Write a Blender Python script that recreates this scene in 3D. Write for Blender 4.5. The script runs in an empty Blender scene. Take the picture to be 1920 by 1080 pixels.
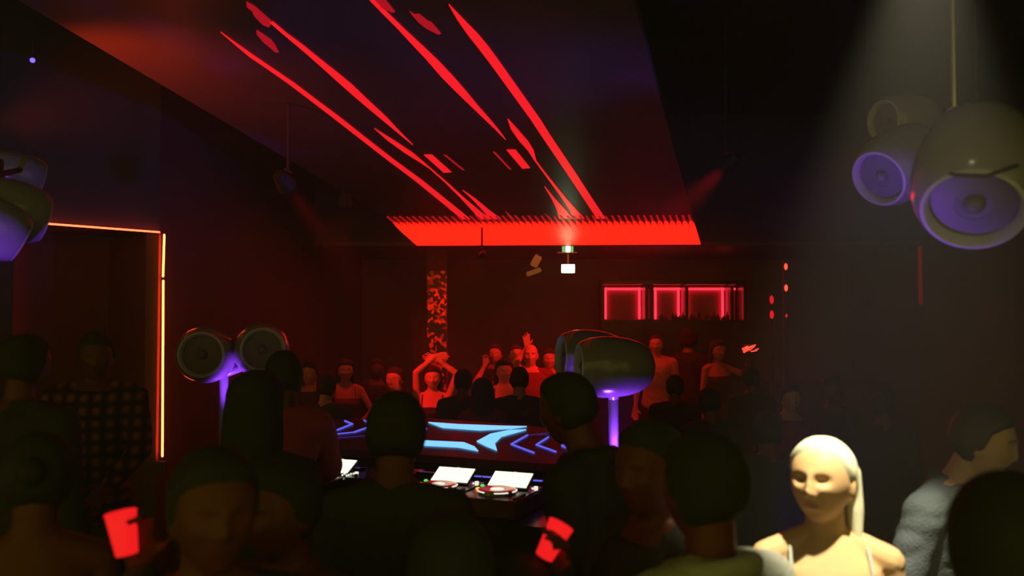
import bpy, bmesh, math, random
import numpy as np
from mathutils import Vector, Matrix, noise

random.seed(7); np.random.seed(7)
SC = bpy.context.scene
COL = SC.collection

# ------------------------------------------------------------------ camera, world, exposure
F = 1660.0
PITCH = math.atan(60 / F)
CAMZ = 2.0
cam_data = bpy.data.cameras.new('camera'); cam = bpy.data.objects.new('camera', cam_data); COL.objects.link(cam)
cam.location = (0, 0, CAMZ); cam.rotation_euler = (math.pi / 2 + PITCH, 0, 0)
cam_data.sensor_width = 36.0; cam_data.lens = 36.0 * F / 1920
cam_data.clip_start = 0.05; cam_data.clip_end = 100
cam_data.dof.use_dof = True; cam_data.dof.focus_distance = 6.5; cam_data.dof.aperture_fstop = 2.2
SC.camera = cam
SC.view_settings.view_transform = 'Standard'; SC.view_settings.look = 'None'
SC.view_settings.gamma = 1.0; SC.view_settings.use_curve_mapping = False
SC.view_settings.exposure = 0.0
try:
    SC.cycles.use_denoising = True
    SC.cycles.max_bounces = 5; SC.cycles.volume_bounces = 0
    SC.cycles.diffuse_bounces = 3; SC.cycles.glossy_bounces = 3; SC.cycles.transmission_bounces = 5
    SC.cycles.caustics_reflective = False; SC.cycles.caustics_refractive = False
    SC.cycles.sample_clamp_indirect = 3.0; SC.cycles.sample_clamp_direct = 0
except Exception:
    pass
W = bpy.data.worlds.new('world'); SC.world = W; W.use_nodes = True
W.node_tree.nodes['Background'].inputs[0].default_value = (1.0, 0.88, 0.12, 1)
W.node_tree.nodes['Background'].inputs[1].default_value = 0.21  # added dim yellow fill through the open rear, lifts the blacks

def lamp(name, kind, loc, target, energy, color, size=0.05, angle=40, blend=0.4, label=None):
    """a lamp's light; always parented into the fixture built with fixture()"""
    d = bpy.data.lights.new(name, kind); d.energy = energy; d.color = color
    if kind == 'SPOT': d.spot_size = math.radians(angle); d.spot_blend = blend
    if kind in ('SPOT', 'POINT'): d.shadow_soft_size = size
    if kind == 'AREA': d.size = size
    o = bpy.data.objects.new(name, d); COL.objects.link(o); o.location = loc
    if target is not None:
        o.rotation_euler = (Vector(target) - Vector(loc)).to_track_quat('-Z', 'Y').to_euler()
    return o

RED = (1.0, 0.008, 0.014); PURPLE = (0.28, 0.05, 1.0)

# ------------------------------------------------------------------ helpers
def P(px, py, d):
    """point seen at photo pixel px, py at camera depth d (used only to measure positions)"""
    r = (px - 960) / F * d; u = (540 - py) / F * d
    return Vector((r, d * math.cos(PITCH) - u * math.sin(PITCH), CAMZ + d * math.sin(PITCH) + u * math.cos(PITCH)))

def ray_plane(px, py, p0, n):
    o = Vector((0, 0, CAMZ)); d = P(px, py, 1.0) - o
    return o + d * ((p0 - o).dot(n) / d.dot(n))

def mat(name, color, rough=0.6, metal=0.0, emit=None, strength=0.0, var=0.15, scale=8.0, bump=0.0, spec=0.5, coat=0.0, trans=0.0, bscale=None):
    m = bpy.data.materials.new(name); m.use_nodes = True
    nt = m.node_tree; b = nt.nodes['Principled BSDF']
    tc = nt.nodes.new('ShaderNodeTexCoord'); nz = nt.nodes.new('ShaderNodeTexNoise'); nz.inputs['Scale'].default_value = scale
    nz.inputs['Detail'].default_value = 4
    nt.links.new(tc.outputs['Object'], nz.inputs['Vector'])
    mx = nt.nodes.new('ShaderNodeMix'); mx.data_type = 'RGBA'
    c = np.array(color[:3], float)
    mx.inputs['A'].default_value = (*np.clip(c * (1 - var), 0, 1), 1); mx.inputs['B'].default_value = (*np.clip(c * (1 + var), 0, 1), 1)
    nt.links.new(nz.outputs['Fac'], mx.inputs['Factor']); nt.links.new(mx.outputs['Result'], b.inputs['Base Color'])
    b.inputs['Roughness'].default_value = rough; b.inputs['Metallic'].default_value = metal
    b.inputs['Specular IOR Level'].default_value = spec
    if coat: b.inputs['Coat Weight'].default_value = coat; b.inputs['Coat Roughness'].default_value = 0.08
    if trans: b.inputs['Transmission Weight'].default_value = trans
    if emit is not None:
        b.inputs['Emission Color'].default_value = (*emit, 1); b.inputs['Emission Strength'].default_value = strength
    if bump:
        bp = nt.nodes.new('ShaderNodeBump'); bp.inputs['Strength'].default_value = bump; bp.inputs['Distance'].default_value = 0.02
        nz2 = nt.nodes.new('ShaderNodeTexNoise'); nz2.inputs['Scale'].default_value = bscale or scale * 3
        nt.links.new(tc.outputs['Object'], nz2.inputs['Vector'])
        nt.links.new(nz2.outputs['Fac'], bp.inputs['Height']); nt.links.new(bp.outputs['Normal'], b.inputs['Normal'])
    return m

def glow(name, color, strength):
    return mat(name, (0.02, 0.02, 0.02), 0.4, emit=color, strength=strength)

class MB:
    """mesh builder: collects closed shapes, links them as one mesh object"""
    def __init__(s): s.v = []; s.f = []; s.m = []
    def add(s, vs, fs, mi=0):
        n = len(s.v); s.v.extend([tuple(v) for v in vs]); s.f.extend([tuple(i + n for i in f) for f in fs]); s.m.extend([mi] * len(fs)); return s
    def box(s, c, size, rot=None, bev=0.0, mi=0):
        bm = bmesh.new(); bmesh.ops.create_cube(bm, size=1)
        for v in bm.verts: v.co = Vector((v.co.x * size[0], v.co.y * size[1], v.co.z * size[2]))
        if bev: bmesh.ops.bevel(bm, geom=list(bm.edges), offset=bev, segments=2, affect='EDGES')
        M = Matrix.Translation(Vector(c)) @ (rot.to_4x4() if rot is not None else Matrix.Identity(4))
        bm.verts.index_update()
        s.add([M @ v.co for v in bm.verts], [[v.index for v in f.verts] for f in bm.faces], mi); bm.free(); return s
    def cone(s, p0, p1, r0, r1, seg=12, mi=0, squash=1.0, side=None):
        """tapered capsule with round ends"""
        p0 = Vector(p0); p1 = Vector(p1); d = p1 - p0; L = d.length
        if L < 1e-6: d = Vector((0, 0, 1)); L = 1e-6
        z = d / L
        x = side.normalized() if side is not None else z.orthogonal().normalized()
        x = (x - z * x.dot(z)).normalized(); y = z.cross(x)
        rings = []
        for a in (-80, -50, -20): rings.append((p0 + z * r0 * math.sin(math.radians(a)), r0 * math.cos(math.radians(a))))
        n = max(1, int(L / 0.12))
        for k in range(n + 1): rings.append((p0 + d * k / n, r0 + (r1 - r0) * k / n))
        for a in (20, 50, 80): rings.append((p1 + z * r1 * math.sin(math.radians(a)), r1 * math.cos(math.radians(a))))
        vs = [p0 - z * r0]
        for c, r in rings:
            for k in range(seg):
                t = 2 * math.pi * k / seg; vs.append(c + x * r * math.cos(t) + y * r * math.sin(t) * squash)
        vs.append(p1 + z * r1); e = len(vs) - 1; fs = []
        for k in range(seg):
            fs.append((0, 1 + (k + 1) % seg, 1 + k)); b = 1 + (len(rings) - 1) * seg; fs.append((e, b + k, b + (k + 1) % seg))
            for j in range(len(rings) - 1):
                a = 1 + j * seg; c = a + seg; fs.append((a + k, a + (k + 1) % seg, c + (k + 1) % seg, c + k))
        return s.add(vs, fs, mi)
    def tube(s, pts, r, seg=8, mi=0):
        for a, b in zip(pts[:-1], pts[1:]): s.cone(a, b, r, r, seg, mi)
        return s
    def lathe(s, prof, seg=40, M=None, mi=0):
        """prof: (t along +X axis, radius)"""
        M = M or Matrix.Identity(4); vs = []; fs = []
        for t, r in prof:
            for k in range(seg):
                a = 2 * math.pi * k / seg; vs.append(M @ Vector((t, r * math.cos(a), r * math.sin(a))))
        for j in range(len(prof) - 1):
            for k in range(seg):
                fs.append((j * seg + k, (j + 1) * seg + k, (j + 1) * seg + (k + 1) % seg, j * seg + (k + 1) % seg))
        return s.add(vs, fs, mi)
    def ell(s, c, r, R=None, sub=3, mi=0):
        bm = bmesh.new(); bmesh.ops.create_icosphere(bm, subdivisions=sub, radius=1); bm.verts.index_update()
        c = Vector(c); R = R or Matrix.Identity(3)
        s.add([c + R @ Vector((v.co.x * r[0], v.co.y * r[1], v.co.z * r[2])) for v in bm.verts], [[v.index for v in f.verts] for f in bm.faces], mi)
        bm.free(); return s
    def prism(s, pts, n, t, mi=0):
        """polygon pts (3D) thickened by t along n"""
        n = Vector(n).normalized(); k = len(pts); a = [Vector(p) for p in pts]; b = [p + n * t for p in a]
        fs = [tuple(range(k)), tuple(range(2 * k - 1, k - 1, -1))] + [(i, (i + 1) % k, k + (i + 1) % k, k + i) for i in range(k)]
        return s.add(a + b, fs, mi)
    def mesh(s, name='m'):
        me = bpy.data.meshes.new(name); me.from_pydata(s.v, [], s.f); me.update()
        me.polygons.foreach_set('material_index', s.m); return me
    def build(s, name, mats, parent=None, smooth=True, loc=None, rotz=None):
        me = s.mesh(name)
        for m in (mats if isinstance(mats, (list, tuple)) else [mats]): me.materials.append(m)
        bm = bmesh.new(); bm.from_mesh(me); bmesh.ops.recalc_face_normals(bm, faces=bm.faces); bm.to_mesh(me); bm.free()
        if smooth:
            me.polygons.foreach_set('use_smooth', [True] * len(me.polygons))
            try: me.set_sharp_from_angle(angle=math.radians(40))
            except Exception: pass
        o = bpy.data.objects.new(name, me); COL.objects.link(o)
        if parent is not None: o.parent = parent
        if loc is not None: o.location = loc
        if rotz is not None: o.rotation_euler = (0, 0, rotz)
        return o

def tag(o, label=None, cat=None, group=None, kind=None):
    if label: o['label'] = label
    if cat: o['category'] = cat
    if group: o['group'] = group
    if kind: o['kind'] = kind
    return o

def thing(name, label, cat, loc=(0, 0, 0), rotz=0.0, group=None):
    o = bpy.data.objects.new(name, None); COL.objects.link(o); o.empty_display_size = 0.1
    o.location = loc; o.rotation_euler = (0, 0, rotz); return tag(o, label, cat, group)

def struct(o): o['kind'] = 'structure'; return o

# ------------------------------------------------------------------ materials
M = {}
M['wall'] = mat('dark_wall_paint', (0.05, 0.05, 0.045), 0.7, var=0.3, scale=1.5, bump=0.2)
M['wallback'] = mat('back_wall_paint', (0.15, 0.13, 0.11), 0.6, var=0.3, scale=2.0, bump=0.2)
M['floor'] = mat('black_floor', (0.03, 0.025, 0.025), 0.35, var=0.3, scale=3)
M['ceil'] = mat('black_ceiling', (0.045, 0.045, 0.04), 0.6, var=0.3, scale=1.2)
M['canopy'] = mat('dark_gloss_canopy', (0.10, 0.09, 0.09), 0.38, var=0.35, scale=0.9, bump=0.5, bscale=0.8)
M['black'] = mat('black_lacquer', (0.02, 0.018, 0.018), 0.25, var=0.2, spec=0.5)
M['matblack'] = mat('matt_black', (0.03, 0.028, 0.026), 0.6, var=0.2)
M['white'] = mat('white_lacquer', (0.27, 0.25, 0.28), 0.22, var=0.05, spec=0.6, coat=0.5)
M['cone'] = mat('speaker_cone_grey', (0.16, 0.12, 0.20), 0.5, var=0.1)
M['lip'] = mat('pale_speaker_lip', (0.55, 0.52, 0.55), 0.3, var=0.05)
M['metal'] = mat('brushed_metal', (0.5, 0.5, 0.5), 0.3, 1.0, var=0.1, scale=30)
M['redled'] = glow('red_led', (1.0, 0.035, 0.018), 4.0)
M['redstrip'] = glow('red_led_strip', (1.0, 0.06, 0.02), 9.0)
M['redcore'] = glow('red_led_core', (1.0, 0.07, 0.016), 22.0)
M['reddim'] = glow('red_led_dim', (1.0, 0.01, 0.02), 0.8)
M['redfaint'] = glow('red_led_faint', (1.0, 0.02, 0.02), 0.06)
M['bluedot'] = glow('blue_led', (0.15, 0.08, 1.0), 2.5)
M['blueled'] = glow('ice_blue_led', (0.16, 0.5, 1.0), 1.5)
M['bluethin'] = glow('violet_blue_led', (0.13, 0.14, 1.0), 0.95)
M['bluefaint'] = glow('violet_led_faint', (0.25, 0.10, 0.9), 0.16)
M['screen'] = glow('deck_screen', (1.0, 1.0, 0.72), 1.4)
M['whitepx'] = glow('white_button_and_edge_highlight', (1, 1, 0.8), 0.9)
M['orange'] = glow('orange_button_light', (1.0, 0.28, 0.02), 2.5)
M['green'] = glow('green_button_light', (0.08, 1.0, 0.12), 0.9)
M['exit'] = glow('exit_sign_green', (0.5, 1.0, 0.55), 9.0)
M['booth'] = mat('booth_gloss_panel', (0.16, 0.03, 0.035), 0.3, var=0.1, coat=0.2)
M['glass'] = mat('dark_glass', (0.06, 0.02, 0.02), 0.08, var=0.1, spec=0.7)
def skin(name, c): return mat(name, c, 0.5, var=0.08, scale=25, spec=0.35)
M['skin_pale'] = skin('skin_pale', (0.68, 0.43, 0.23))
M['skin_mid'] = skin('skin_mid', (0.50, 0.31, 0.21))
M['skin_dark'] = skin('skin_brown', (0.16, 0.045, 0.025))
M['lips'] = mat('lips', (0.50, 0.22, 0.17), 0.4)
M['lips_dark'] = mat('lips_dark', (0.13, 0.035, 0.025), 0.4)
M['brow'] = mat('eyebrow', (0.12, 0.08, 0.05), 0.7)
M['eye'] = mat('eye_white', (0.5, 0.5, 0.48), 0.15)
M['iris'] = mat('iris_dark', (0.03, 0.03, 0.03), 0.1)
def hairmat(name, c, rough=0.5):
    m = mat(name, c, rough, var=0.25, scale=20, spec=0.3)
    nt = m.node_tree
    nz = [n for n in nt.nodes if n.type == 'TEX_NOISE'][0]
    mp = nt.nodes.new('ShaderNodeMapping'); mp.inputs['Scale'].default_value = (6, 1.2, 1.2)
    tc = [n for n in nt.nodes if n.type == 'TEX_COORD'][0]
    nt.links.new(tc.outputs['Object'], mp.inputs['Vector']); nt.links.new(mp.outputs['Vector'], nz.inputs['Vector'])
    return m
M['hair_black'] = hairmat('hair_black', (0.04, 0.038, 0.034), .85)
M['hair_brown'] = hairmat('hair_brown', (0.05, 0.03, 0.018))
M['hair_blonde'] = hairmat('hair_blonde', (0.84, 0.82, 0.62))
def cloth(name, c, var=0.15): return mat(name, c, 0.85, var=var, scale=40, bump=0.25, spec=0.15)
M['c_black'] = cloth('cloth_black', (0.05, 0.048, 0.045))
M['c_char'] = cloth('cloth_charcoal', (0.06, 0.055, 0.05))
M['c_grey'] = cloth('cloth_grey', (0.46, 0.48, 0.44))
M['c_suit'] = cloth('cloth_blue_grey_suit', (0.12, 0.145, 0.17))
M['c_mauve'] = cloth('cloth_mauve', (0.42, 0.06, 0.10))
M['c_red'] = cloth('cloth_dark_red', (0.22, 0.035, 0.03))
M['c_white'] = cloth('cloth_pale', (0.55, 0.5, 0.48))
M['c_brown'] = cloth('cloth_brown', (0.13, 0.06, 0.035))
def plaid():
    m = cloth('cloth_plaid', (0.06, 0.03, 0.03)); nt = m.node_tree; b = nt.nodes['Principled BSDF']
    tc = nt.nodes.new('ShaderNodeTexCoord'); w1 = nt.nodes.new('ShaderNodeTexWave'); w2 = nt.nodes.new('ShaderNodeTexWave')
    w1.bands_direction = 'X'; w2.bands_direction = 'Z'
    for w in (w1, w2): w.inputs['Scale'].default_value = 4.5; nt.links.new(tc.outputs['Object'], w.inputs['Vector'])
    ad = nt.nodes.new('ShaderNodeMath'); ad.operation = 'MULTIPLY'
    nt.links.new(w1.outputs['Fac'], ad.inputs[0]); nt.links.new(w2.outputs['Fac'], ad.inputs[1])
    mx = nt.nodes.new('ShaderNodeMix'); mx.data_type = 'RGBA'
    mx.inputs['A'].default_value = (0.03, 0.022, 0.02, 1); mx.inputs['B'].default_value = (0.35, 0.12, 0.12, 1)
    nt.links.new(ad.outputs[0], mx.inputs['Factor']); nt.links.new(mx.outputs['Result'], b.inputs['Base Color']); return m
M['c_plaid'] = plaid()

# ------------------------------------------------------------------ the setting
def quad(name, pts, m, n, t):
    return struct(MB().prism(pts, n, t).build(name, m, smooth=False))
quad('floor', [(-7, -1, 0), (7, -1, 0), (7, 15, 0), (-7, 15, 0)], M['floor'], (0, 0, -1), 0.1)
quad('ceiling', [(-7, -1, 4.6), (7, -1, 4.6), (7, 15, 4.6), (-7, 15, 4.6)], M['ceil'], (0, 0, 1), 0.1)
quad('wall_back', [(-3.2, 13.6, 0), (7, 13.6, 0), (7, 13.6, 4.6), (-3.2, 13.6, 4.6)], M['wallback'], (0, 1, 0), 0.1)
quad('wall_right', [(5.2, -1, 0), (5.2, 13.6, 0), (5.2, 13.6, 4.6), (5.2, -1, 4.6)], M['wall'], (1, 0, 0), 0.1)
# angled left wall with an opening, then the wall running back beside the dance floor
A0 = Vector((-2.80, 7.0, 0)); du = Vector((-0.66, -0.72, 0)).normalized(); dn = Vector((-0.72, 0.66, 0)).normalized()
LED_TOP = P(293, 436, 7.0).z
def wl(u, z, back=0.0): return A0 + du * u + dn * back + Vector((0, 0, z))
wm = MB()
wm.prism([wl(0, LED_TOP), wl(6.5, LED_TOP), wl(6.5, 4.6), wl(0, 4.6)], dn, 0.12)
wm.prism([wl(1.05, 0), wl(6.5, 0), wl(6.5, LED_TOP), wl(1.05, LED_TOP)], dn, 0.12)
struct(wm.build('wall_left', M['wall'], smooth=False))
rec = MB()
rec.prism([wl(-0.3, 0, .9), wl(2.4, 0, .9), wl(2.4, LED_TOP + .2, .9), wl(-0.3, LED_TOP + .2, .9)], dn, 0.06)
rec.prism([wl(-0.0, 0, .0), wl(-0.0, 0, .9), wl(-0.0, LED_TOP, .9), wl(-0.0, LED_TOP, 0)], -du, 0.02)
rec.prism([wl(2.2, 0, .13), wl(2.2, 0, .9), wl(2.2, LED_TOP + .2, .9), wl(2.2, LED_TOP + .2, .13)], du, 0.06)
rec.prism([wl(-0.12, LED_TOP + .02, .13), wl(2.2, LED_TOP + .02, .13), wl(2.2, LED_TOP + .02, .9), wl(-0.12, LED_TOP + .02, .9)], (0, 0, 1), 0.05)
struct(rec.build('wall_recess', mat('recess_paint', (0.16, 0.06, 0.02), .7), smooth=False))
quad('wall_side', [(-2.80, 7.0, 0), (-2.30, 13.6, 0), (-2.30, 13.6, 4.6), (-2.80, 7.0, 4.6)], M['wall'], (-1, 0, 0), 0.1)
# red light strips round the opening
t = thing('doorway_light_strip', 'thin red light strip framing the top and right of the left doorway', 'light strip', tuple(A0))
fr = -dn * 0.05
def strip_loc(p): return p - A0
MB().cone(strip_loc(wl(-0.02, LED_TOP - .02) + fr), strip_loc(Vector((P(298, 520, 7.0).x, wl(-.02, 0).y, P(298, 518, 7.0).z)) + fr), .009, .009, 8).build('upper_vertical_tube', M['redcore'], t)
MB().cone(strip_loc(Vector((P(298.5, 526, 7.0).x, wl(-.02, 0).y, P(298, 527, 7.0).z)) + fr), strip_loc(wl(-0.03, P(300, 853, 7).z) + fr + Vector((.0, 0, 0))), .009, .009, 8).build('lower_vertical_tube', M['redcore'], t)
MB().cone(strip_loc(wl(.02, LED_TOP) + fr), strip_loc(wl(1.05, LED_TOP) + fr), .007, .007, 8).build('horizontal_tube', M['redstrip'], t)
MB().box(strip_loc(wl(-.01, P(300, 860, 7).z - .06) + fr), (.1, .05, .1)).build('strip_end_box', M['matblack'], t)

# ------------------------------------------------------------------ LED canopy
C0 = Vector((0, 0, CAMZ))
def camv(x, y, z):   # camera frame (right, forward, up) to world
    return C0 + Vector((x, y * math.cos(PITCH) - z * math.sin(PITCH), y * math.sin(PITCH) + z * math.cos(PITCH)))
dL = Vector((.271, 1, -.1639))
def canopy(a, s):
    """a 0..1 across left to right, s metres towards the camera (negative = the down-curved end)"""
    L = Vector((-1.416, 10, .795)); R = Vector((2.04, 10, .81))
    if s >= 0: l = L - dL * s; r = R - dL * s
    else: l = L + Vector((.223, 1, -.247)) * (-s); r = R + Vector((.30, 1, -.247)) * (-s)
    p = l.lerp(r, a); return camv(p.x, p.y, p.z)
up = Vector((0, 0, 1))
def ztop(x, y):      # underside of whatever is overhead
    s_ = 10 - y; l_, r_ = canopy(0, s_), canopy(1, s_)
    return l_.lerp(r_, .5).z - .004 if (-1.06 < s_ < 8.5 and l_.x - .05 < x < r_.x + .05) else (SOF_Z if y > 11.1 else 4.6)
SOF_Z = canopy(0, -1.06).z
cp = thing('led_canopy', 'long dark sloping ceiling canopy with red LED line lights ending in a bright red band', 'ceiling canopy', tuple(canopy(.5, 0)))
o0 = canopy(.5, 0)
pb = MB(); ns = [8.6, 6, 4, 2, 1, 0, -.5, -1.04]
for s0, s1 in zip(ns[:-1], ns[1:]):
    a, b, c, d = canopy(-.0, s0), canopy(1, s0), canopy(1, s1), canopy(0, s1)
    pb.add([a - o0, b - o0, c - o0, d - o0, a - o0 + up * .07, b - o0 + up * .07, c - o0 + up * .07, d - o0 + up * .07],
           [(0, 1, 2, 3), (7, 6, 5, 4), (0, 4, 5, 1), (1, 5, 6, 2), (2, 6, 7, 3), (3, 7, 4, 0)])
pb.build('canopy_panel', M['canopy'], cp, smooth=False)
# glowing band: lengthwise LED bars that widen towards the far end
band_m = glow('red_led_band', (1.0, 0.006, 0.002), 4.2)
band_t = glow('red_led_tooth', (1.0, 0.012, 0.01), 0.42)
nt = band_m.node_tree; b = nt.nodes['Principled BSDF']
NB = 48
for k in range(NB):
    bb = MB(); a0 = (k + .5) / NB
    for rows, bmt, bnm in (([(.06 + .03 * random.random(), .25), (-.10, .42), (-.26, .45)], band_t, 'led_bar_tip'), ([(-.13, .25), (-.22, .66), (-.34, .93), (-.6, .99), (-1.03, .995)], band_m, 'led_bar')):
      bb = MB(); vs = []; fs = []
      for s, w in rows:
          for sg in (-1, 1): vs.append(canopy(a0 + sg * w / NB / 2, s) - o0 - up * .004)
          for sg in (-1, 1): vs.append(canopy(a0 + sg * w / NB / 2, s) - o0 - up * .012)
      for j in range(len(rows) - 1):
          i = j * 4; n = i + 4
          fs += [(i + 2, i + 3, n + 3, n + 2), (i, n, n + 1, i + 1), (i, i + 2, n + 2, n), (i + 1, n + 1, n + 3, i + 3)]
      fs += [(0, 1, 3, 2), (len(vs) - 4, len(vs) - 2, len(vs) - 1, len(vs) - 3)]
      bb.add(vs, fs).build(bnm, bmt, cp, smooth=False)
# long animated lines of lit pixels on the canopy
cn = (canopy(1, 0) - canopy(0, 0)).cross(canopy(0, 4) - canopy(0, 0)).normalized()
if cn.z > 0: cn = -cn
def cpt(x, y): return ray_plane(x, y, canopy(0, 0), cn) - o0 + cn * .006
line_m = glow('red_led_line', (1.0, 0.012, 0.02), 1.0); line_d = glow('red_led_line_dim', (1.0, 0.012, 0.03), 0.42)
LINES = [
 ([(413.5, 59, 1), (441.7, 81, 6), (473, 105, 12), (504, 126, 12), (546, 155, 13), (587.5, 186.5, 13), (633, 221, 14), (680, 258, 13), (732, 298.5, 13), (784, 337, 14), (836, 379, 15), (867.5, 405, 16), (888, 424, 22)], 1),
 ([(508, 39.5, 8), (533, 61, 9), (562.5, 84, 13), (587.5, 105, 14), (621, 133, 18), (650, 158, 21), (681, 186.5, 18), (719, 220, 14), (740, 240, 8), (774, 271, 1)], 1),
 ([(690, -10, 11), (721.7, 23, 11), (751, 52, 12), (784, 85, 17), (809, 110, 20), (838, 142, 23), (863, 169, 20), (888, 196, 14), (913, 222, 10), (930, 240, 6), (948, 261, 1)], 1),
 ([(841.5, 7, 1), (863, 35, 12), (886, 62.5, 20), (905, 86, 21), (926, 114, 20), (959, 160, 19), (1004, 223, 18), (1026, 257, 17), (1070.6, 323, 17), (1102, 371, 16), (1123, 403, 16), (1136, 424, 22)], 1),
 ([(702, 240, 1), (732, 262, 12), (766, 285.5, 15), (789, 302, 8), (807.6, 316, 3), (836, 341, 4), (867.5, 371, 7), (896, 398, 14), (914, 416, 28)], 1),
 ([(867.5, 356, 1), (888, 372, 7), (914, 396, 13), (935, 416, 28)], 1),
 ([(952, 222, 1), (964, 241, 12), (982, 264, 16), (995, 281, 11), (1004, 301, 3), (1026, 330, 4), (1057.6, 371, 8), (1076, 395, 14), (1091, 416, 24)], 1),
 ([(1021, 349, 1), (1037, 371, 6), (1052, 392, 16), (1065, 416, 30)], 1),
 ([(833.6, 289.4, 4), (868.8, 318, 4)], 0), ([(926, 284, 4), (957, 317, 4)], 0),
 ([(948, 396, 1), (966, 416, 10)], 0), ([(1022, 400, 1), (1038, 416, 10)], 0),
]
BLOBS = [([(462, 2), (477, 10), (511, 40), (504, 50), (492, 45), (476, 28), (473, 20), (463, 12)], 0),
 ([(481, 55), (487.5, 59), (508, 73), (514.6, 81), (523, 97), (516.7, 97), (494, 78), (481, 62.5)], 0),
 ([(697, -5), (720, -5), (741, 21), (735, 22), (724, 17), (712, 14)], 0),
 ([(767.5, 20), (778, 26), (786, 25), (801, 37.5), (809, 40.6), (827, 61.5), (821.7, 63.5), (799, 52), (784, 40)], 0),
 ([(794.6, 289.4), (810, 289.4), (846.7, 322), (832, 323)], 1),
 ([(949.5, 280), (966.5, 280), (994, 314), (979.5, 315.5)], 1)]
for poly, br in BLOBS:
    MB().prism([cpt(x, y) for x, y in poly], -cn, .004).build('led_patch', line_m if br else line_d, cp, smooth=False)
for pts, br in LINES:
    lb = MB(); vs = []; fs = []
    for x, y, w in pts:
        for sg in (-1, 1): vs.append(cpt(x + sg * w * .5, y))
    n = len(vs); vs += [v - cn * .004 for v in vs]
    for j in range(len(pts) - 1):
        i = 2 * j; fs += [(i, i + 1, i + 3, i + 2), (n + i, n + i + 2, n + i + 3, n + i + 1), (i, i + 2, n + i + 2, n + i), (i + 1, n + i + 1, n + i + 3, i + 3)]
    fs += [(0, n, n + 1, 1), (n - 2, n - 1, 2 * n - 1, 2 * n - 2)]
    lb.add(vs, fs).build('led_line', line_m if br else line_d, cp, smooth=False)
# downstand at the canopy's far end and the low ceiling behind it
e0, e1 = canopy(0, -1.06), canopy(1, -1.06)
SOF = e0.z - .0
quad('ceiling_low', [(-3.1, 11.1, SOF), (5.2, 11.1, SOF), (5.2, 13.6, SOF), (-3.1, 13.6, SOF)], M['canopy'], (0, 0, 1), 0.05)
quad('trim_1', [(-3.1, 11.12, SOF), (5.2, 11.12, SOF), (5.2, 11.12, 4.6), (-3.1, 11.12, 4.6)], M['ceil'], (0, 1, 0), 0.05)

# ------------------------------------------------------------------ exit sign under the canopy end
ex = thing('exit_sign', 'bright green-white illuminated exit sign hanging below the red ceiling band', 'sign', tuple(P(1065, 504, 11.2)))
eo = P(1065, 504, 11.2)
MB().box((0, 0, 0), (.185, .05, .125), bev=.006).build('sign_housing', M['matblack'], ex)
MB().box((0, -.029, 0), (.165, .01, .105), bev=.003).build('sign_face', M['exit'], ex)
MB().box((-.01, 0, P(1065, 474, 11.2).z - eo.z), (.25, .1, .012), bev=.003).build('mounting_plate', M['metal'], ex)
MB().box((0, 0, P(1065, 486, 11.2).z - eo.z), (.02, .02, .13)).build('hanger', M['metal'], ex)
l1 = P(1065, 463, 11.2).z - eo.z
MB().box((0, -.01, l1), (.055, .04, .13), bev=.005).build('upper_reflection', M['exit'], ex)  # sign's reflection overhead, put in as a glowing box
ft = glow('sign_reflection_dim', (0.25, 0.7, 0.25), 0.8)
MB().box((-.055, 0, l1 - .01), (.035, .04, .11), bev=.004).build('upper_reflection', ft, ex)  # dimmer sides of that reflection, glowing boxes too
MB().box((.052, 0, l1 - .01), (.03, .04, .11), bev=.004).build('upper_reflection', ft, ex)
# ceiling fan-like fitting beside the sign
fx = thing('ceiling_fitting', 'small dull grey bracket fitting left of the exit sign', 'fitting', tuple(P(1008, 500, 11.3)))
MB().box((-.02, 0, .07), (.10, .05, .16), Matrix.Rotation(.5, 3, 'Y'), bev=.01).box((-.05, 0, -.07), (.2, .06, .06), Matrix.Rotation(-.35, 3, 'Y'), bev=.01).build('bracket', M['metal'], fx)
MB().box((0, 0, .22), (.02, .02, .24)).build('rod', M['matblack'], fx)

# ------------------------------------------------------------------ mirrored pillar
pil = MB(); pc = P(820, 600, 11.6)
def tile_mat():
    m = mat('mosaic_red_glints', (0.55, 0.05, 0.05), 0.3, 0.2, var=0.4, spec=0.8); nt = m.node_tree; b = nt.nodes['Principled BSDF']
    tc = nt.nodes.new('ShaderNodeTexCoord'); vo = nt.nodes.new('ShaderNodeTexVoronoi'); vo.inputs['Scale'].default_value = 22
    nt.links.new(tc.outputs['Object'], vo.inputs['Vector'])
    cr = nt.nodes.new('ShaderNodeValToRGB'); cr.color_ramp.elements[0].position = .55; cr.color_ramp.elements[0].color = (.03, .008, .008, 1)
    cr.color_ramp.elements[1].position = .8; cr.color_ramp.elements[1].color = (1, .25, .2, 1)  # glints painted into the base colour as bright tiles
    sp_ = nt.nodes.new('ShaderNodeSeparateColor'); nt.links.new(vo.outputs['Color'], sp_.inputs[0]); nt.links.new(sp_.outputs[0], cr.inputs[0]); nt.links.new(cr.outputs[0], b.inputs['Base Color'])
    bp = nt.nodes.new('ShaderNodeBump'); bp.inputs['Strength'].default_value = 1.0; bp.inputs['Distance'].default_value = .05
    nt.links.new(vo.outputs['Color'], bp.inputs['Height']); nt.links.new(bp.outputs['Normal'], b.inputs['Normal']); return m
pl = thing('mirror_mosaic_pillar', 'slim square pillar covered in glinting red-lit mirror mosaic', 'pillar', (pc.x, pc.y, 0))
PH = P(820, 508, 11.6).z
MB().box((0, 0, PH / 2), (.25, .25, PH), bev=.01).build('shaft', tile_mat(), pl)
MB().box((0, 0, (PH + SOF) / 2), (.27, .27, SOF - PH), bev=.01).build('pillar_head', M['ceil'], pl)

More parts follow.
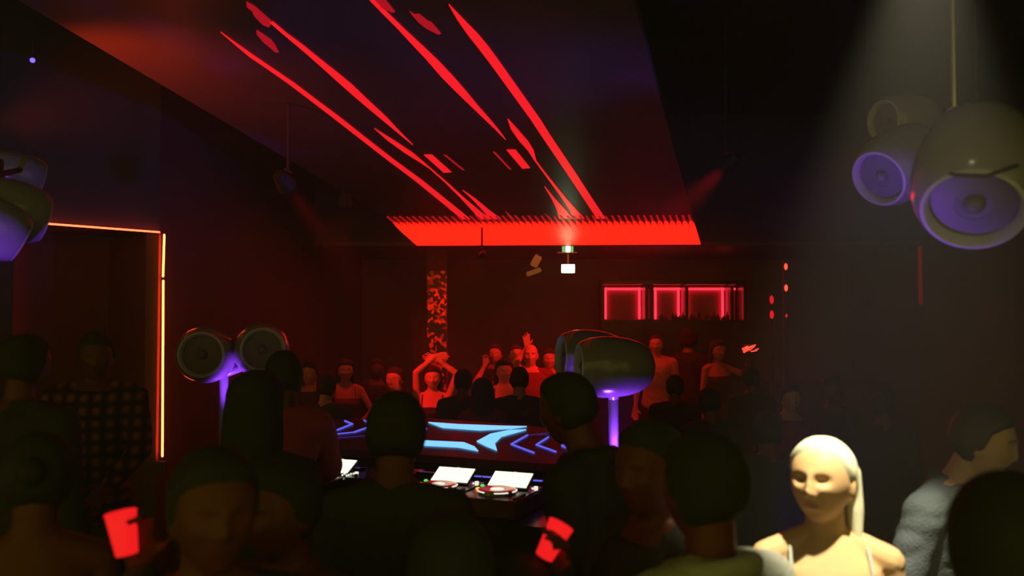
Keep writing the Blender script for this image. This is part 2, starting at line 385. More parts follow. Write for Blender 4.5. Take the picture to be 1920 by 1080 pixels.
# ------------------------------------------------------------------ back bar
by = 13.1
def bz(y): return P(1200, y, by).z
def bx(x): return (x - 960) / F * by
bar = thing('back_bar_cabinet', 'long wall cabinet behind the bar with red-lit shelf bays', 'bar cabinet', (bx(1262), by, 0))
cx = bx(1262)
zt, zb = bz(536), bz(600)
body = MB()
x0, x1 = bx(1128), bx(1398)
body.box(((x0 + x1) / 2 - cx, .42, (zt + zb) / 2), (x1 - x0, .04, zt - zb + .1))
body.box(((x0 + x1) / 2 - cx, .2, zt + .05), (x1 - x0, .48, .06)).box(((x0 + x1) / 2 - cx, .2, zb - .03), (x1 - x0, .48, .05))
body.build('carcass', M['black'], bar, smooth=False)
MB().box(((x0 + x1) / 2 - cx, .2, (zb - .06) / 2), (x1 - x0, .44, zb - .06)).build('base_unit', M['black'], bar, smooth=False)
for x in (1130, 1212, 1222, 1287, 1372, 1396):
    MB().box((bx(x) - cx, .18, (zt + zb) / 2), (.05 if x in (1130, 1396) else .045, .44, zt - zb)).build('divider', M['black'], bar, smooth=False)
bays = [(1136, 1209), (1214, 1220), (1232, 1284), (1292, 1369), (1375, 1390)]
backred = mat('bay_back', (0.55, 0.25, 0.25), 0.6, var=.1)
ledcol = glow('bar_led', (1.0, 0.02, 0.045), 3.2)
for a, b_ in bays:
    xa, xb = bx(a) - cx, bx(b_) - cx; w = xb - xa
    MB().box(((xa + xb) / 2, .385, (zt + zb) / 2), (w, .02, zt - zb)).build('bay_back_panel', backred, bar, smooth=False)
    if w < .1:
        MB().box(((xa + xb) / 2, .3, (zt + zb) / 2), (.02, .02, zt - zb - .06)).build('bay_light_strip', M['reddim'], bar, smooth=False); continue
    MB().box(((xa + xb) / 2, .34, zt - .035), (w, .02, .028)).build('bay_light_strip', ledcol, bar, smooth=False)
    MB().box((xa + .03, .34, (zt + zb) / 2), (.028, .02, zt - zb - .03)).build('bay_light_strip', ledcol, bar, smooth=False)
    if b_ > 1380: continue
    MB().box((xb - .03, .34, (zt + zb) / 2), (.028, .02, zt - zb - .03)).build('bay_light_strip', ledcol, bar, smooth=False)
# bottles and glasses on the cabinet ledge
def bottle(x, kind, label):
    h = [.10, .07, .12][kind]; r = [.03, .03, .025][kind]
    t_ = thing('bottle', label, 'bottle', (bx(x), by + .02, zb - .005), 0, 'bottles on the back bar ledge')
    Mz = Matrix.Rotation(-math.pi / 2, 4, 'Y')
    MB().lathe([(0, 0), (0, r), (h * .55, r), (h * .68, r * .45), (h * .92, r * .32), (h * .92, 0)], 14, Mz).build('bottle_body', M['glass'], t_)
    MB().lathe([(h * .92, 0), (h * .92, r * .38), (h, r * .38), (h, 0)], 14, Mz).build('cap', M['black'], t_)
for i, x in enumerate((1240, 1247, 1262, 1268, 1274, 1281, 1297, 1303, 1311, 1326, 1332, 1339, 1346, 1357, 1364)):
    bottle(x, i % 3, 'dark bottle silhouetted against the red-lit bays of the back bar')
ct = thing('bar_counter', 'dark bar counter running in front of the red-lit bottle cabinet', 'bar counter', (bx(1330), 12.2, 0))
MB().box((0, 0, .55), (4.2, .5, 1.1), bev=.01).build('counter_front', M['matblack'], ct)
MB().box((0, 0, 1.125), (4.3, .62, .05), bev=.01).build('counter_top', M['black'], ct)

# ------------------------------------------------------------------ red sparks on the right
def led_post(pts, x, d, label):
    t_ = thing('indicator_post', label, 'light post', (P(x, 600, d).x, P(x, 600, d).y, 0))
    topz = P(x, min(p[1] for p in pts) - 12, d).z
    MB().box((0, 0, topz / 2), (.05, .05, topz), bev=.005).build('post', M['matblack'], t_)
    for (_, y, r, m) in pts:
        MB().ell((0, -.03, P(x, y, d).z), (r * .7, .012, r * 1.4), sub=2).build('red_light', m, t_)
led_post([(0, 500, .026, M['redled']), (0, 540, .026, M['redled']), (0, 592, .015, M['reddim'])], 1473, 9.5, 'thin dark post carrying small red lights right of the bar')
led_post([(0, 562, .04, M['reddim']), (0, 590, .04, M['reddim'])], 1446, 11.5, 'dark post with two soft red lamps beside the bar')
bk = thing('glowing_basket', 'small basket of bright red glowing tubes on the right of the bar', 'basket lamp', tuple(P(1401, 662, 9.0)))
MB().lathe([(0, 0), (0, .06), (.09, .10), (.09, .092), (.01, .052), (.01, 0)], 16, Matrix.Rotation(-math.pi / 2, 4, 'Y')).build('bowl', M['matblack'], bk)
for k in range(11):
    x = random.uniform(-.08, .05); z = random.uniform(.01, .08)
    MB().cone((x - .0, -.1, z - .01), (x + .05, -.1 - random.random() * .01, z + random.uniform(-.005, .03)), .005, .005, 6).build('glow_tube', M['redled'], bk)
MB().cone((0, 0, -.02), (0, 0, -P(1401, 662, 9).z + .05), .015, .015, 8).build('stem', M['matblack'], bk)
MB().box((0, 0, -P(1401, 662, 9).z + .02), (.24, .24, .03)).build('foot', M['matblack'], bk)
# thin faint strip on the right wall, blue pilot light on the ceiling left
fs_ = P(1723, 500, 6.5)
tag(MB().box((5.17, 11.2 , P(1723, 500, 11.2).z), (.03, .05, .95)).build('wall_light_strip', M['redfaint']), 'faint vertical red strip on the far right wall', 'light strip')
tag(MB().ell(P(61, 113, 5.5), (.016, .016, .016), sub=2).cone(P(61, 113, 5.5), (P(61, 113, 5.5).x, P(61, 113, 5.5).y, 4.6), .004, .004, 6, mi=1).build('pilot_light', [M['bluedot'], M['matblack']]), 'tiny blue pilot light high on the left ceiling', 'pilot light')

# ------------------------------------------------------------------ DJ booth
YAW = -math.radians(22)
BU = Vector((math.cos(YAW), math.sin(YAW), 0)); BV = Vector((-math.sin(YAW), math.cos(YAW), 0))
BO = Vector((-0.33, 4.75, 0))     # second deck's screen centre line
def bl(u, v, z): return BO + BU * u + BV * v + Vector((0, 0, z))
DESKZ = 1.03
booth = thing('dj_booth', 'dark red angled DJ booth with ice-blue LED arrow graphics', 'dj booth', tuple(BO), YAW)
MB().box((-.25, -.05, DESKZ - .025), (2.7, .62, .05), bev=.008).build('desk_top', M['black'], booth)
MB().box((-.25, .2, DESKZ / 2 - .03), (2.6, .04, DESKZ - .07)).build('desk_front', M['matblack'], booth)
for sx in (-1.5, 1.0): MB().box((sx, -.05, DESKZ / 2 - .03), (.05, .5, DESKZ - .07)).build('side_panel', M['matblack'], booth)
# tilted LED panel beyond the desk
pn0 = bl(0, .40, 1.13); slope = .27
pnorm = (BU.cross((BV + Vector((0, 0, slope))).normalized())).normalized()
if pnorm.z < 0: pnorm = -pnorm
def pp(x, y, off=0.0):
    w = ray_plane(x, y, pn0, pnorm) + pnorm * off - BO
    return Vector((w.dot(BU), w.dot(BV), w.z))
ln = Vector((0, -slope, 1)).normalized()
outl = [(470, 800), (585, 788), (800, 784), (985, 797), (1090, 812), (1125, 846), (1118, 874), (1000, 868), (785, 852), (590, 838), (470, 826)]
MB().prism([pp(x, y) for x, y in outl], -ln, .05).build('led_panel', M['booth'], booth, smooth=False)
fb = MB(); 
MB().box((-.3, .78, .55), (2.5, .05, 1.1)).build('front_fascia', M['matblack'], booth)
for sx in (-1.35, .9): MB().box((sx, .55, .53), (.05, .5, 1.06)).build('side_panel', M['matblack'], booth)
G = [  # polygons (photo outline measured on the panel), material
 ([(803, 793), (860, 797), (940, 800), (988, 801), (960, 805), (900, 808), (830, 803)], 'blueled'),
 ([(786, 827), (870, 831), (890, 839), (897, 847), (860, 840), (786, 836)], 'blueled'),
 ([(987, 807), (955, 808), (920, 815), (894, 829), (912, 838), (932, 846), (928, 832), (940, 820)], 'blueled'),
 ([(588, 805), (604, 800), (619, 790), (627, 796), (612, 803), (590, 808)], 'blueled'),
]
for poly, mk in G: MB().prism([pp(x, y, .002) for x, y in poly], ln, .006).build('led_shape', M[mk], booth, smooth=False)
def led_poly(pts, w, mk):
    b_ = MB()
    for (xa, ya), (xb, yb) in zip(pts[:-1], pts[1:]): b_.cone(pp(xa, ya, .004), pp(xb, yb, .004), w, w, 6)
    b_.build('led_line', M[mk], booth)
for pts, w, mk in [
 ([(647, 790), (661, 796), (633, 807)], .0065, 'bluethin'), ([(633, 807), (602, 809)], .003, 'bluefaint'),
 ([(688, 803), (665, 811)], .0065, 'bluethin'), ([(665, 811), (600, 818)], .004, 'bluethin'), ([(684, 818), (620, 823)], .003, 'bluefaint'),
 ([(683, 789), (687, 791)], .006, 'bluethin'), ([(790, 800), (799, 805)], .009, 'bluethin'),
 ([(989, 817), (959, 834), (1001, 850)], .0065, 'bluethin'), ([(989, 817), (1050, 811)], .003, 'bluefaint'),
 ([(1028, 821), (1006, 835), (1042, 848)], .0065, 'bluethin'), ([(1070, 825), (1054, 837), (1060, 840)], .007, 'bluethin'),
 ([(1066, 841), (1086, 848)], .004, 'bluefaint'), ([(1000, 815), (1062, 819)], .002, 'bluefaint')]:
    led_poly(pts, w, mk)
# blue dashes along the back edge of the desk
dz = DESKZ + .105
MB().box((-.25, .245, dz - .05), (2.6, .03, .10), bev=.004).build('cable_rail', M['black'], booth)
def rail_u(px):   # where the photo pixel column meets the rail line
    d = P(px, 600, 1.0) - C0; num = (BO + BV * .225 - C0); den = d.x * BU.y - d.y * BU.x
    tt = (num.x * BU.y - num.y * BU.x) / den; w = C0 + d * tt - BO; return w.dot(BU)
for a, b_, mk in [(599, 603, 1), (614, 618, 1), (627, 630, 1), (640, 662, 0), (666, 676, 1), (831, 841, 1), (887, 902, 0), (906, 921, 0), (925, 937, 1), (968, 985, 0), (990, 1020, 0), (1030, 1052, 0)]:
    MB().cone((rail_u(a), .225, dz), (rail_u(b_), .225, dz), .0045, .0045, 6).build('rail_light', M['bluefaint' if mk else 'bluethin'], booth)

def cdj(px, py, label, full=True):
    c = ray_plane(px, py, Vector((0, 0, 1.165)), up)
    t_ = thing('media_deck', label, 'dj deck', (c.x, c.y, DESKZ + .002), YAW, 'decks on the DJ desk')
    MB().box((0, -.10, .045), (.33, .42, .09), bev=.01).build('deck_body', M['black_redlit'] if full else M['black'], t_)
    R = Matrix.Rotation(math.radians(28), 3, 'X')
    bz_ = MB().box((0, .02, .125), (.235, .14, .014), R, bev=.003).build('screen_bezel', M['black'], t_)
    MB().box((0, .016, .134), (.215, .118, .003), R).build('screen', M['screen'], bz_)
    MB().box((0, .06, .11), (.06, .03, .06)).build('screen_stand', M['black'], t_)
    jw_ = MB().lathe([(0, 0), (0, .098), (.02, .098), (.024, .085), (.018, .045), (.018, 0)], 40, Matrix.Translation((-.005, -.15, .092)) @ Matrix.Rotation(-math.pi / 2, 4, 'Y')).build('jog_wheel', M['metal'], t_)
    MB().lathe([(0, 0), (0, .035), (.003, .035), (.003, 0)], 24, Matrix.Translation((-.005, -.15, .112)) @ Matrix.Rotation(-math.pi / 2, 4, 'Y')).build('jog_display', M['whitepx'], jw_)
    for a0_, a1_ in ((200, 250), (285, 325), (345, 385)):
        MB().tube([(-.005 + .099 * math.cos(math.radians(q)), -.15 + .099 * math.sin(math.radians(q)), .108) for q in np.linspace(a0_, a1_, 7)], .004, 6).build('edge_highlight', M['whitepx' if full else 'matblack'], jw_)  # highlights on the wheel edge put in as glowing arcs
    for k, x in enumerate((-.135, -.108)): MB().box((x, -.10, .097), (.02, .022, .012), bev=.003).build('cue_button', M['orange' if full else 'black'], t_)
    MB().box((-.135, -.285, .093), (.03, .02, .01), bev=.003).build('play_button', M['green' if full else 'black'], t_)
    MB().ell((-.14, -.03, .1), (.012, .012, .008), sub=2).build('source_button', M['green' if full else 'black'], t_)
    MB().lathe([(0, 0), (0, .011), (.02, .011), (.02, 0)], 16, Matrix.Translation((.148, .0, .09)) @ Matrix.Rotation(-math.pi / 2, 4, 'Y')).build('browse_knob', M['whitepx'], t_)
    MB().ell((.133, -.01, .1), (.006, .006, .006), sub=2).build('knob_light', M['whitepx'], t_)
    MB().ell((0, .085, .155), (.014, .008, .008), sub=2).build('top_light', M['whitepx'], t_)
    MB().box((.135, -.2, .094), (.02, .14, .008), bev=.002).build('pitch_slider', M['matblack'], t_)
    return t_
M['black_redlit'] = mat('deck_shell_red_reflection', (0.09, 0.02, 0.02), 0.4, var=0.1, coat=0.15)  # canopy's red reflection painted into the deck body colour
cdj(955, 900, 'rightmost DJ deck with lit cream screen beside the right end of the booth')
cdj(847, 891, 'middle DJ deck with lit cream screen just right of the dark foreground head')
d1 = cdj(627, 874, 'leftmost DJ deck with lit cream screen beside the mauve-shirted man', False)
mx_c = ray_plane(737, 884, Vector((0, 0, 1.13)), up)
mxr = thing('dj_mixer', 'dark DJ mixer between the decks with rows of small white lights', 'dj mixer', (mx_c.x, mx_c.y, DESKZ + .002), YAW)
MB().box((0, -.08, .05), (.32, .4, .10), bev=.01).build('mixer_body', M['black'], mxr)
for i in range(4):
    for j in range(4):
        MB().lathe([(0, 0), (0, .009), (.018, .007), (.018, 0)], 12, Matrix.Translation((-.11 + i * .07, .05 - j * .05, .1)) @ Matrix.Rotation(-math.pi / 2, 4, 'Y')).build('knob', M['matblack'], mxr)
for i in range(4): MB().box((-.11 + i * .07, -.22, .104), (.012, .02, .012)).build('fader', M['matblack'], mxr)
for (x, y) in [(642, 891), (646, 889), (650, 892), (654, 891), (658, 889), (666, 887)]:
    w = ray_plane(x, y, Vector((0, 0, 1.137)), up) - mx_c; MB().ell((w.dot(BU), w.dot(BV), .106), (.006, .006, .006), sub=2).build('button_light', M['whitepx'], mxr)

# ------------------------------------------------------------------ egg shaped loudspeakers
PROF = [(.035, 0), (.03, .112), (.012, .116), (.0, .122), (.0, .132), (.02, .147), (.07, .165), (.14, .173), (.21, .171), (.28, .162), (.34, .145), (.39, .115), (.42, .078), (.434, .038), (.437, 0)]
def egg(name, label, center, aim, size=1.0, group=None, mount=None):
    """round egg loudspeaker: center = middle of the body, aim = direction its cone faces"""
    c = Vector(center); a = Vector(aim).normalized()
    t_ = thing(name, label, 'loudspeaker', tuple(c), 0, group)
    q = a.to_track_quat('X', 'Z').to_matrix().to_4x4()
    Mx = q @ Matrix.Scale(size, 4) @ Matrix.Translation((.19, 0, 0)) @ Matrix.Rotation(math.pi, 4, 'Z')
    MB().lathe(PROF[3:], 48, Mx).build('shell', M['white'], t_)
    MB().lathe([(.034, 0), (.03, .05), (.028, .05), (.034, .112)], 40, Mx).build('driver_cone', M['cone'], t_)
    MB().lathe([(.04, .112), (.012, .114), (-.004, .124), (-.001, .133), (.01, .136)], 48, Mx).build('lip_ring', M['lip'], t_)
    MB().ell(q @ Vector((.16 * size, 0, 0)), (.03 * size,) * 3, sub=2).build('dust_cap', M['cone'], t_)
    return t_
lc = P(390, 664, 5.8); rc = P(490, 657, 5.85)
def pole_obj(px, py, d, label, zbase, arms):
    p = P(px, py, d); t_ = thing('speaker_pole', label, 'speaker stand', (p.x, p.y, zbase))
    MB().cone((0, 0, 0), (0, 0, p.z - zbase), .022, .03, 20).build('pole', M['white'], t_)
    MB().lathe([(0, 0), (0, .09), (.012, .09), (.02, .03), (.02, 0)], 28, Matrix.Rotation(-math.pi / 2, 4, 'Y')).build('base_plate', M['white'], t_)
    for a in arms:
        MB().cone((0, 0, p.z - zbase), Vector(a) - Vector((p.x, p.y, zbase)), .032, .028, 16).build('arm', M['white'], t_)
    return t_
egg('globe_loudspeaker', 'left globe loudspeaker of the pair on the left booth pole', lc, (.12, -1, .02), 1.08)
egg('globe_loudspeaker', 'right globe loudspeaker of the pair on the left booth pole', rc, (.33, -1, .06), 1.05)
pole_obj(420, 700, 5.85, 'white tapered pole carrying the two left globe loudspeakers', 0.0, [lc + Vector((.03, .06, -.12)), rc + Vector((-.08, .05, -.09))])
c1 = P(1140, 688, 5.0); c2 = P(1108, 672, 5.35)
egg('globe_loudspeaker', 'large nearer egg loudspeaker seen from the side on the right pole', c1 + Vector((.02, 0, 0)), (-1, -.12, .0), 1.0)
egg('globe_loudspeaker', 'farther egg loudspeaker half hidden behind the one on the right pole', c2, (-1, -.22, .05), 1.0)
pole_obj(1150, 745, 5.05, 'white tapered pole carrying the two right egg loudspeakers', 0.0, [c1 + Vector((.02, 0, -.1)), c2 + Vector((.05, 0, -.12))])
# hanging cluster top right
grp = None
ea = egg('globe_loudspeaker', 'small upper globe loudspeaker of the hanging cluster at top right', P(1697, 226, 4.5), (-.92, -.38, -.10), .78)
eb = egg('globe_loudspeaker', 'middle egg loudspeaker of the hanging cluster with violet lit mouth', P(1688, 306, 3.6), (-.80, -.50, -.50), .86)
ec = egg('globe_loudspeaker', 'largest lower egg loudspeaker of the hanging cluster at top right', P(1832, 322, 2.75), (-.42, -.66, -.70), 1.08)
ed = egg('globe_loudspeaker', 'egg loudspeaker of the hanging cluster cut off by the right edge', P(1950, 285, 3.3), (.5, -.8, -.2), .85)
hb = thing('hanging_speaker_bracket', 'pale hanging bracket between the loudspeakers of the top right cluster', 'bracket', tuple(P(1790, 240, 3.6)))
ho = P(1790, 240, 3.6)
MB().box((0, 0, 0), (.05, .04, .17), bev=.006).build('hanger_block', M['white'], hb)
MB().cone((0, 0, .05), (0, 0, 4.6 - ho.z), .012, .012, 10).build('drop_rod', M['metal'], hb)
for q_ in (P(1690, 232, 4.5), P(1700, 310, 3.65), P(1830, 320, 3.0), P(1920, 290, 3.3)):
    MB().cone((0, 0, -.06), q_ - ho, .014, .012, 8).build('arm', M['metal'], hb)
cab = MB(); pts = [P(1755, 318, 2.9), P(1790, 328, 2.5), P(1850, 330, 2.42), P(1900, 312, 2.5), P(1960, 300, 2.7)]
tag(cab.tube(pts, .006).build('cable', M['matblack']), 'black cable looping across the hanging loudspeakers at top right', 'cable')
# cluster at the left edge
el1 = egg('globe_loudspeaker', 'upper globe loudspeaker of the cluster at the left edge', P(30, 325, 3.9), (.80, .60, -.22), .56)
el2 = egg('globe_loudspeaker', 'violet lit middle globe loudspeaker of the cluster at the left edge', P(16, 392, 3.3), (.76, .66, -.25), .66)
el3 = egg('globe_loudspeaker', 'lowest globe loudspeaker of the cluster at the left edge', P(-22, 422, 3.15), (.70, .56, -.42), .62)
hb2 = thing('hanging_speaker_bracket', 'dark hanging bracket holding the loudspeakers at the left edge', 'bracket', tuple(P(-10, 330, 3.5)))
h2 = P(-10, 330, 3.5)
MB().box((0, 0, 0), (.05, .05, .14), bev=.006).build('hanger_block', M['matblack'], hb2)
MB().cone((0, 0, .05), (0, 0, ztop(h2.x, h2.y) - .014 - h2.z), .012, .012, 10).build('drop_rod', M['matblack'], hb2)
for q_ in (P(40, 318, 3.85), P(10, 395, 3.2), P(-20, 425, 3.1)):
    MB().cone((0, 0, 0), q_ - h2, .014, .012, 8).build('arm', M['matblack'], hb2)

# ------------------------------------------------------------------ stage lamps, some of them added (body + the light they give)
def fixture(name, label, loc, target, energy, color, angle=40, blend=.5, size=.04, lens=1.0, body=.07, hang=True, floorz=None):
    loc = Vector(loc); dv = (Vector(target) - loc).normalized()
    t_ = thing(name, label, 'stage light', tuple(loc))
    q = dv.to_track_quat('X', 'Z').to_matrix().to_4x4()
    MB().lathe([(-body * 2, 0), (-body * 2, body * .6), (-body * .5, body), (0, body), (0, body * .86), (-.02, body * .8), (-.02, 0)], 24, q).build('lamp_body', M['matblack'], t_)
    lm = glow(name + '_lens', color, lens)
    MB().lathe([(-.012, 0), (-.012, body * .78), (-.018, body * .78), (-.018, 0)], 24, q).build('lens', lm, t_)
    if hang: MB().box((0, 0, body + .05), (.02, body * 2.4, .02)).cone((0, 0, body + .05), (0, 0, ztop(loc.x, loc.y) - .014 - loc.z), .012, .012, 8).build('yoke', M['matblack'], t_)
    else: MB().box((0, 0, -body - .02), (body * 2, body * 2, .02)).cone((0, 0, -body), (0, 0, (floorz if floorz is not None else 0) - loc.z), .015, .015, 8).build('yoke', M['matblack'], t_)
    l = lamp(name + '_light', 'SPOT', (0, 0, 0), None, energy, color, size, angle, blend)
    l.parent = t_; l.location = dv * .02; l.rotation_euler = dv.to_track_quat('-Z', 'Y').to_euler()
    return t_

SPOT = Vector((.98, 2.02, 3.10))
fixture('spotlight', 'ceiling spotlight throwing a pale beam down on the blonde woman', SPOT, (1.0, 2.34, 1.5), 430, (1.0, .88, .56), 45, .8, .03, 6.0)
fixture('stage_or_added_light', 'added red fill light aimed at the raised hands on the dance floor', (1.75, 7.2, 3.25), (.05, 9.4, 1.6), 560, RED, 34, .9, .05, .2)  # added front fill for the crowd's faces
fixture('stage_or_added_light', 'added red fill light aimed towards the bar side of the dance floor', (2.6, 6.4, 3.3), (2.0, 11, 1.3), 40, RED, 50, .9, .05, .2)  # second added fill, reddens the people towards the bar
fixture('stage_or_added_light', 'small added red fill light grazing the mosaic pillar', (-.35, 10.3, 2.75), (-.98, 11.6, 1.9), 60, RED, 50, .8, .04, .2, .04)  # added lamp to bring out the pillar's tiles
fixture('stage_or_added_light', 'red-tinged moving head lamp under the canopy left edge', P(645, 385, 8.5), (-1.9, 9.3, 1.4), 40, RED, 60, .8, .05, .12)
fixture('stage_or_added_light', 'red uplight washing the left corner of the canopy', (-3.0, 5.0, 3.05), canopy(.06, 4.1), 120, (1, .05, .01), 75, 1.0, .1, .4)
fixture('stage_or_added_light', 'added red fill light aimed at the woman with folded raised arms', P(540, 352, 6.5), (-.75, 8.3, 1.45), 300, RED, 24, .8, .05, .12)  # added lamp to brighten this dancer's skin
fixture('violet_uplight', 'violet lamp under the left globe loudspeakers', P(440, 838, 5.6), P(438, 715, 5.78), 60, PURPLE, 50, .7, .04, .3, .035, False, 0)
fixture('violet_uplight', 'violet lamp under the right egg loudspeakers', P(1160, 880, 4.95), P(1150, 700, 5.08), 45, PURPLE, 60, .7, .04, .3, .035, False, 0)
fixture('violet_uplight', 'violet lamp aimed up at the hanging loudspeakers on the right', (.75, 2.5, 1.1), P(1715, 335, 3.0), 190, PURPLE, 46, .8, .04, .3, .035, False, 0)
fixture('violet_uplight', 'violet lamp aimed at the loudspeakers on the left edge', (-1.9, 2.2, 1.5), P(5, 400, 3.1), 60, PURPLE, 36, .8, .04, .3, .035, False, 0)
fixture('violet_uplight', 'violet lamp on the right washing the underside of the dark canopy', (2.75, 5.2, 2.5), canopy(.3, 3.6), 110, (.2, .1, 1.0), 48, 1.0, .2, .2, .05)

# ------------------------------------------------------------------ people
def g(a, s): return np.exp(-(a / s) ** 2)
def sst(x): x = np.clip(x, 0, 1); return x * x * (3 - 2 * x)
_ico = {}
def ico(sub):
    if sub not in _ico:
        bm = bmesh.new(); bmesh.ops.create_icosphere(bm, subdivisions=sub, radius=1); bm.verts.index_update()
        _ico[sub] = (np.array([v.co[:] for v in bm.verts]), [tuple(v.index for v in f.verts) for f in bm.faces]); bm.free()
    return _ico[sub]
def head_points(D, fem=0.0):
    dx, df, dz = D[:, 0], D[:, 1], D[:, 2]
    p = 2.25; r = (np.abs(dx) ** p + np.abs(df) ** p + np.abs(dz) ** p) ** (-1 / p)
    x = .076 * dx * r; f = .096 * df * r; z = .117 * dz * r
    t = np.clip(-z / .117, 0, 1)
    x = x * (1 + .09 * fem)
    x = x * (1 - (.30 + .06 * fem) * t ** 1.4); f = np.where(f < 0, f * (1 - .6 * sst(t * 1.4)), f * (1 - .08 * t))
    f = np.where(f < 0, f * 1.03, f)
    x = x * (1 + .03 * g(z - .05, .05))
    w = sst((f / .096 - .15) / .45)
    ax = np.abs(x); o = np.zeros_like(x)
    o += .005 * g(z - .026, .010) * g(ax - .022, .026) * (1 - .5 * fem)
    o -= (.014 + .003 * fem) * g(ax - .032, .017) * g(z - .007, .013)
    o += .009 * g(x, .008) * g(z - .006, .02)
    nz = np.where(z > -.032, sst((.012 - z) / .044), np.clip(1 - (-.032 - z) / .011, 0, 1))
    o += .023 * g(x, .0095) * nz
    o += .009 * g(ax - .0125, .0065) * g(z + .034, .0075)
    o += .006 * g(ax - .044, .018) * g(z + .018, .018)
    o -= .003 * g(ax - .04, .02) * g(z + .055, .018)
    o += .0055 * g(x, .02) * g(z + .0555, .0055) + .0065 * g(x, .017) * g(z + .0685, .006) - .006 * g(x, .024) * g(z + .062, .0028)
    o -= .003 * g(x, .02) * g(z + .082, .006)
    o += .009 * g(x, .018) * g(z + .102, .014)
    return np.stack([x, f + o * w, z], 1)

def remesh(mb, voxel, smooth, name, iters=None):
    me = mb.mesh('tmp'); o = bpy.data.objects.new('tmp', me); COL.objects.link(o)
    md = o.modifiers.new('r', 'REMESH'); md.mode = 'VOXEL'; md.voxel_size = voxel; md.adaptivity = 0
    if smooth:
        ms = o.modifiers.new('s', 'SMOOTH'); ms.factor = .5; ms.iterations = smooth
    dg = bpy.context.evaluated_depsgraph_get(); dg.update()
    out = bpy.data.meshes.new_from_object(o.evaluated_get(dg), preserve_all_data_layers=False, depsgraph=dg)
    bpy.data.objects.remove(o); bpy.data.meshes.remove(me)
    out.name = name; out.materials.clear()
    return out

def wrinkle(me, amp, sc, seed):
    n = len(me.vertices); co = np.empty(n * 3); me.vertices.foreach_get('co', co); co = co.reshape(-1, 3)
    no = np.array([v.normal[:] for v in me.vertices])
    d = np.array([noise.noise(Vector((c[0] * sc + seed, c[1] * sc, c[2] * sc * 1.8 + c[0] * sc * .6))) + .5 * noise.noise(Vector((c[0] * sc * 2.3, c[1] * sc * 2.3 + seed, c[2] * sc * 3))) for c in co])
    d = np.abs(d) * 1.6 - .35
    me.vertices.foreach_set('co', (co + no * (d * amp)[:, None]).reshape(-1)); me.update()

TORSO_M = [(.84, .135, .10, 0), (.92, .165, .118, 0), (1.02, .150, .108, .0), (1.12, .148, .108, .005), (1.22, .163, .118, .012), (1.32, .178, .122, .012), (1.40, .172, .108, .002), (1.455, .125, .082, -.01), (1.49, .075, .062, -.015)]
TORSO_F = [(.84, .140, .105, 0), (.92, .168, .122, 0), (1.02, .135, .100, .0), (1.10, .122, .092, .0), (1.20, .138, .112, .012), (1.28, .148, .130, .026), (1.34, .150, .112, .012), (1.40, .148, .090, .0), (1.45, .105, .070, -.01), (1.49, .058, .052, -.015)]

